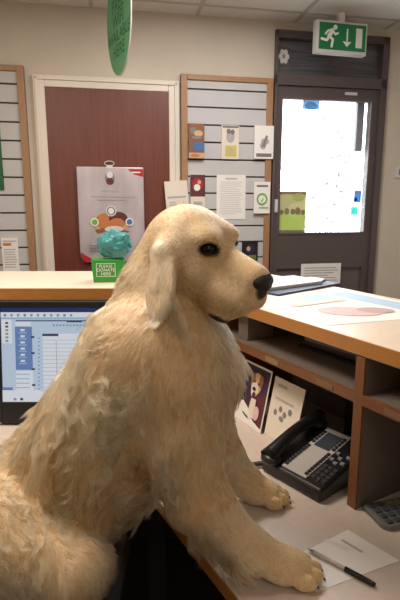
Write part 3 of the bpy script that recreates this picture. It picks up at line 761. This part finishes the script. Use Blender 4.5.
V,Q=surface_nets(F,lo,VX)
for _ in range(2):      # light smoothing
    A_=np.zeros_like(V); W_n=np.zeros(len(V))
    for i in range(4):
        a_,b_=Q[:,i],Q[:,(i+1)%4]
        np.add.at(A_,a_,V[b_]); np.add.at(W_n,a_,1); np.add.at(A_,b_,V[a_]); np.add.at(W_n,b_,1)
    V=V*.5+.5*A_/W_n[:,None]
dk_=(((V[:,0]-WA[0])*.87146+(V[:,1]-WA[1])*.49046)>-.38)&(V[:,2]<.7012)&(V[:,2]>.66)
V[dk_,2]=.7012
V[(V[:,2]<.5495)&(V[:,0]>-.72),2]=.5495
def seg(p,a,b):
    ba=b-a; h=np.clip((p-a)@ba/(ba@ba),0,1); return np.linalg.norm(p-a-h[:,None]*ba,axis=1)
def pigment(P):
    g=np.zeros(len(P))
    for c in EYE: g=np.maximum(g,1-np.clip((np.linalg.norm((P-c-HM@np.array((.002,0,-.001)))@HM/np.array((1.55,1.2,.85)),axis=1)-.0122)/.005,0,1))
    for s in (-1,1):      # lip line, sagging at the back
        L1=[hp(.168,s*.006,-.068),hp(.152,s*.036,-.080),hp(.138,s*.044,-.092),hp(.122,s*.042,-.100),hp(.106,s*.038,-.103)]
        for a_,b_,r_ in zip(L1,L1[1:],(.003,.004,.006,.008)): g=np.maximum(g,1-np.clip((seg(P,a_,b_)-r_)/.004,0,1))
    for s in (-1,1): g=np.maximum(g,1-np.clip((np.linalg.norm((P-hp(.114,s*.042,-.091))@HM/np.array((2.0,1,.85)),axis=1)-.0085)/.003,0,1))
    g=np.maximum(g,1-np.clip((np.linalg.norm(P-hp(.170,0,-.022),axis=1)-.019)/.005,0,1))
    return g
pig=pigment(V)
me=bpy.data.meshes.new('golden_retriever'); me.from_pydata(V.tolist(),[],Q.tolist())
me.polygons.foreach_set('use_smooth',[True]*len(Q)); me.update()
at=me.attributes.new('pigment','FLOAT','POINT'); at.data.foreach_set('value',pig.astype(np.float32))
def dogskin():
    m=bpy.data.materials.new('dog_skin'); m.use_nodes=True; nt=m.node_tree; b=nt.nodes['Principled BSDF']
    b.inputs['Roughness'].default_value=.7
    a=nt.nodes.new('ShaderNodeAttribute'); a.attribute_name='pigment'
    mx=nt.nodes.new('ShaderNodeMix'); mx.data_type='RGBA'
    mx.inputs[6].default_value=(*lin((214,182,136)),1); mx.inputs[7].default_value=(*lin((38,28,26)),1)
    nt.links.new(a.outputs['Fac'],mx.inputs[0]); nt.links.new(mx.outputs[2],b.inputs['Base Color']); return m
me.materials.append(dogskin())
dog=bpy.data.objects.new('golden_retriever',me); link(dog)
tag(dog,'cream golden retriever dog sitting up with both front paws on the desk','dog')
# eyes and nose
HR=Matrix(HM.tolist())
M_eye=mat('dog_eye',(8,6,5),.12,spec=.35); M_iris=mat('dog_iris',(26,15,10),.12,spec=.35)
for s,c in zip((-1,1),EYE):
    eb=MB().ball(c,(.0110,.0110,.0110),M_iris,HR.to_4x4().to_3x3()); 
    d=hv(.75,s*.66,.05); d/=np.linalg.norm(d)
    rot=Vector((0,0,1)).rotation_difference(Vector(d)).to_matrix()
    eb.ball(np.array(c)+d*.0030,(.0082,.0082,.0086),M_eye,rot); eb.build('eye',dog)
nb=bmesh.new(); bmesh.ops.create_uvsphere(nb,u_segments=28,v_segments=18,radius=1)
for v in nb.verts:
    x,y,z=v.co; wd=.0255*(1+.12*z); 
    q=Vector((x*.0215,y*wd,z*.0190+.002*abs(x)))
    for s in (-1,1):   # nostrils
        dd=(x-.72)**2+(y-s*.52)**2*1.4+(z+.12)**2*2.2
        q-=Vector((.75,s*.45,0))*.006*math.exp(-dd/.05)
    if abs(y)<.12: q.x-=.0012*(1-abs(y)/.12)
    v.co=Vector(hp(.156,0,-.015))+HR@q
MB().bm(nb,mat('dog_nose',(40,29,28),.5,var=.3,scale=400,bump=.25),True).build('nose',dog)
# claws
M_claw=mat('claw',(84,66,54),.4)
for c,d in (((.160,.767,.7275),(1,-.05,0)),((.141,1.0,.7275),(1,-.12,0))):
    d=Vector(d).normalized(); l=Vector((-d.y,d.x,0))
    for o,f in ((-.029,.028),(-.0105,.043),(.0105,.043),(.029,.028)):
        q=Vector((c[0],c[1],.714))+l*o+d*(f+.018)
        MB().tube([q,q+d*.004+Vector((0,0,-.003)),q+d*.006+Vector((0,0,-.008))],[.0028,.0022,.0008],M_claw,8).build('claw',dog)

# fur: real strands grown from the skin
def interp_fields(P):
    D=np.stack([sd(p,P) for p in PR],1); D-=D.min(1,keepdims=True)
    W=np.exp(-D/.012); W/=W.sum(1,keepdims=True)
    fl=np.stack([p[3]/np.linalg.norm(p[3]) for p in PR]); 
    return W@fl, W@np.array([p[4] for p in PR]), W@np.array([p[5] for p in PR]), W@np.array([p[6] for p in PR])
def vnoise(P,sc,seed):
    r=np.random.default_rng(seed); out=np.zeros((len(P),3))
    for _ in range(6):
        kk=r.normal(size=3)*sc; out+=np.sin((P@kk)[:,None]+r.uniform(0,6.28,3))*r.normal(size=3)
    return out/3
T=np.concatenate([Q[:,[0,1,2]],Q[:,[0,2,3]]])
a_,b_,c_=V[T[:,0]],V[T[:,1]],V[T[:,2]]
fn=np.cross(b_-a_,c_-a_); ar=np.linalg.norm(fn,axis=1)*.5
vn=np.zeros_like(V)
for i in range(3): np.add.at(vn,T[:,i],fn)
vn/=np.linalg.norm(vn,axis=1,keepdims=True)+1e-12
ctr=(a_+b_+c_)/3
headw=np.exp(-np.maximum(np.linalg.norm(ctr-H0,axis=1)-.16,0)/.04)
armw=np.clip((ctr[:,0]+.02)/.06,0,1)*(ctr[:,2]<.86)
dens=ar*(1+1.2*headw+1.2*armw)*np.where(ctr[:,0]<-.5,.5,1.)
NHAIR=320000
ti=rng.choice(len(T),NHAIR,p=dens/dens.sum())
r1=np.sqrt(rng.random(NHAIR)); r2=rng.random(NHAIR)
w0_,w1_,w2_=1-r1,r1*(1-r2),r1*r2
P0=V[T[ti,0]]*w0_[:,None]+V[T[ti,1]]*w1_[:,None]+V[T[ti,2]]*w2_[:,None]
N0=vn[T[ti,0]]*w0_[:,None]+vn[T[ti,1]]*w1_[:,None]+vn[T[ti,2]]*w2_[:,None]; N0/=np.linalg.norm(N0,axis=1,keepdims=True)
keep=(pigment(P0)<.35)&~((P0[:,2]<.708)&(P0[:,0]>-.05))
for c in EYE: keep&=np.linalg.norm(P0-c,axis=1)>.0138
P0,N0=P0[keep],N0[keep]; n=len(P0)
FL,LN,LF,TN=interp_fields(P0)
dear=np.min(np.stack([sd(p,P0) for p in PR[-8:] if p[6]<-.1]),0)
LN=LN*np.where(dear>.006,np.clip(dear/.075,.38,1),1)
hd_=np.clip(1.35-np.linalg.norm(P0-hp(.05,0,-.02),axis=1)/.12,0,1)
arm_=np.clip((P0[:,0]+.0)/.06,0,1)*(P0[:,2]<.86); hd_=np.maximum(hd_,.9*arm_)
# feathering behind the near and far forelegs, and a longer chest and trousers
d0=seg(P0,s0,w0); axis=(w0-s0)/np.linalg.norm(w0-s0)
und=np.clip(-(N0@np.array((.45,0,.9)))*1.5,0,1)
near=(d0<.075)&(P0[:,1]<.87)&(P0[:,2]>.74)
feather=near*und
hd_=hd_*(1-np.clip(feather*1.5,0,1)); LN=LN+feather*.030; LF=LF+feather*.18
FL=FL+feather[:,None]*np.array((-.25,0,-.75))
big=np.clip((LN-.018)/.02,0,1)
FL=FL+vnoise(P0,26,3)*(.50*big+.05)[:,None]+vnoise(P0,70,5)*(.26*big+.05)[:,None]
tg=FL-N0*np.sum(FL*N0,1,keepdims=True); tg/=np.linalg.norm(tg,axis=1,keepdims=True)+1e-9
LF=LF*(1+.2*rng.normal(size=n)); LN=LN*rng.uniform(.7,1.1,n)
ncl=max(1,n//15); ci=rng.choice(n,ncl,replace=False)
kd=kdtree.KDTree(ncl)
for i,j in enumerate(ci): kd.insert(P0[j],i)
kd.balance()
own=np.array([kd.find(p)[1] for p in P0.tolist()])
LF=LF*(1+.32*big*rng.normal(size=ncl)[own]); LN=LN*(1+.2*big*rng.normal(size=ncl)[own])
LF=np.clip(LF,.05,.9)
bi=np.cross(N0,tg)
d0v=tg*np.cos(LF)[:,None]+N0*np.sin(LF)[:,None]+bi*(rng.normal(size=n)*.12)[:,None]
K=6; tt=np.linspace(0,1,K)
# clumps
ph=(3.2*vnoise(P0,22,11)[:,0]+.5*rng.normal(size=ncl)[own]+rng.normal(size=n)*.2); amp=(.13+.07*rng.random(ncl))[own]*big; fq=rng.uniform(.7,1.15,ncl)[own]
def strand(P,d,nn,b,L,ph,amp,fq):
    out=np.zeros((len(P),K,3))
    for k,t in enumerate(tt):
        wv=amp*L*(np.sin(6.28*fq*t+ph)-np.sin(ph))*t**.5
        out[:,k]=P+d*(L*t)[:,None]+b*wv[:,None]+nn*(-.22*L*t*t)[:,None]*1.0
        out[:,k,2]-=.10*L*t*t
    return out
S_=strand(P0,d0v,N0,bi,LN,ph,amp,fq)
cs=S_[ci][own]
cl=(.24+.52*big)[:,None]*(tt**.9)[None]
cl=cl*np.clip(1.2-np.linalg.norm(P0-P0[ci][own],axis=1)/.016,0,1)[:,None]
S_=S_+(cs-S_)*cl[:,:,None]
# strands over the desk lie on it
ov=(S_[...,0]>-.1)&(S_[...,2]<.7012)&(((S_[...,0]-WA[0])*.87146+(S_[...,1]-WA[1])*.49046)>-.375)
S_[...,2]=np.where(ov,.7012,S_[...,2])
cu=bpy.data.hair_curves.new('fur'); cu.add_curves([K]*n)
cu.points.foreach_set('position',S_.astype(np.float32).ravel()) if hasattr(cu.points[0],'position') and False else cu.attributes['position'].data.foreach_set('vector',S_.astype(np.float32).ravel())
ra=cu.attributes.get('radius') or cu.attributes.new('radius','FLOAT','POINT')
thin=(.00020+.00012*big)[:,None]*np.array((1,1,.95,.85,.6,.2))[None]
ra.data.foreach_set('value',thin.astype(np.float32).ravel())
tn=cu.attributes.new('tone','FLOAT','CURVE')
tone=np.clip(TN+.22*vnoise(P0,14,9)[:,0]+.07*rng.normal(size=n)+.12*rng.normal(size=ncl)[own]+.60-.58*hd_,0,1)
tn.data.foreach_set('value',tone.astype(np.float32))
def furmat():
    m=bpy.data.materials.new('golden_fur'); m.use_nodes=True; nt=m.node_tree
    for x in list(nt.nodes):
        if x.type=='BSDF_PRINCIPLED': nt.nodes.remove(x)
    h=nt.nodes.new('ShaderNodeBsdfHairPrincipled'); h.model='CHIANG'; h.parametrization='COLOR'
    a=nt.nodes.new('ShaderNodeAttribute'); a.attribute_name='tone'
    r=nt.nodes.new('ShaderNodeValToRGB')
    r.color_ramp.elements[0].color=(*lin((248,226,186)),1); r.color_ramp.elements[1].color=(*lin((148,100,54)),1)
    nt.links.new(a.outputs['Fac'],r.inputs[0]); nt.links.new(r.outputs[0],h.inputs['Color'])
    h.inputs['Roughness'].default_value=.42; h.inputs['Radial Roughness'].default_value=.55
    nt.links.new(h.outputs[0],nt.nodes['Material Output'].inputs[0]); return m
cu.materials.append(furmat())
fur=bpy.data.objects.new('fur',cu); link(fur,dog)


# ------------------------------------------------------------------ light
def area(name,loc,size,power,col=(1,1,1),rot=(0,0,0)):
    l=bpy.data.lights.new(name,'AREA'); l.shape='RECTANGLE'; l.size,l.size_y=size; l.energy=power; l.color=col
    o=bpy.data.objects.new(name,l); link(o); o.location=loc; o.rotation_euler=rot; return o
area('ceiling_lamp_near',(-.85,1.1,2.53),(.6,.9),40,(1,.88,.74))
area('ceiling_lamp_back',(.25,2.25,2.53),(.6,.6),24,(1,.95,.91))
area('front_fill_behind',(.5,-1.0,2.53),(1.2,.6),9,(1,.87,.72))  # added unseen fill from behind the camera, brightens the dog's near side
w=bpy.data.worlds.new('sky'); scene.world=w; w.use_nodes=True
bg=w.node_tree.nodes['Background']; bg.inputs[0].default_value=(.88,.95,1,1); bg.inputs[1].default_value=9.0

# ------------------------------------------------------------------ camera
cam=bpy.data.cameras.new('camera'); co=bpy.data.objects.new('camera',cam); link(co)
cam.sensor_fit='VERTICAL'; cam.sensor_height=36; cam.lens=480/600*36; cam.clip_start=.02
co.location=(0,0,E0); co.rotation_euler=(R(90-11),0,0)
scene.camera=co
scene.view_settings.view_transform='Standard'; scene.view_settings.look='None'; scene.view_settings.gamma=1; scene.view_settings.exposure=0.
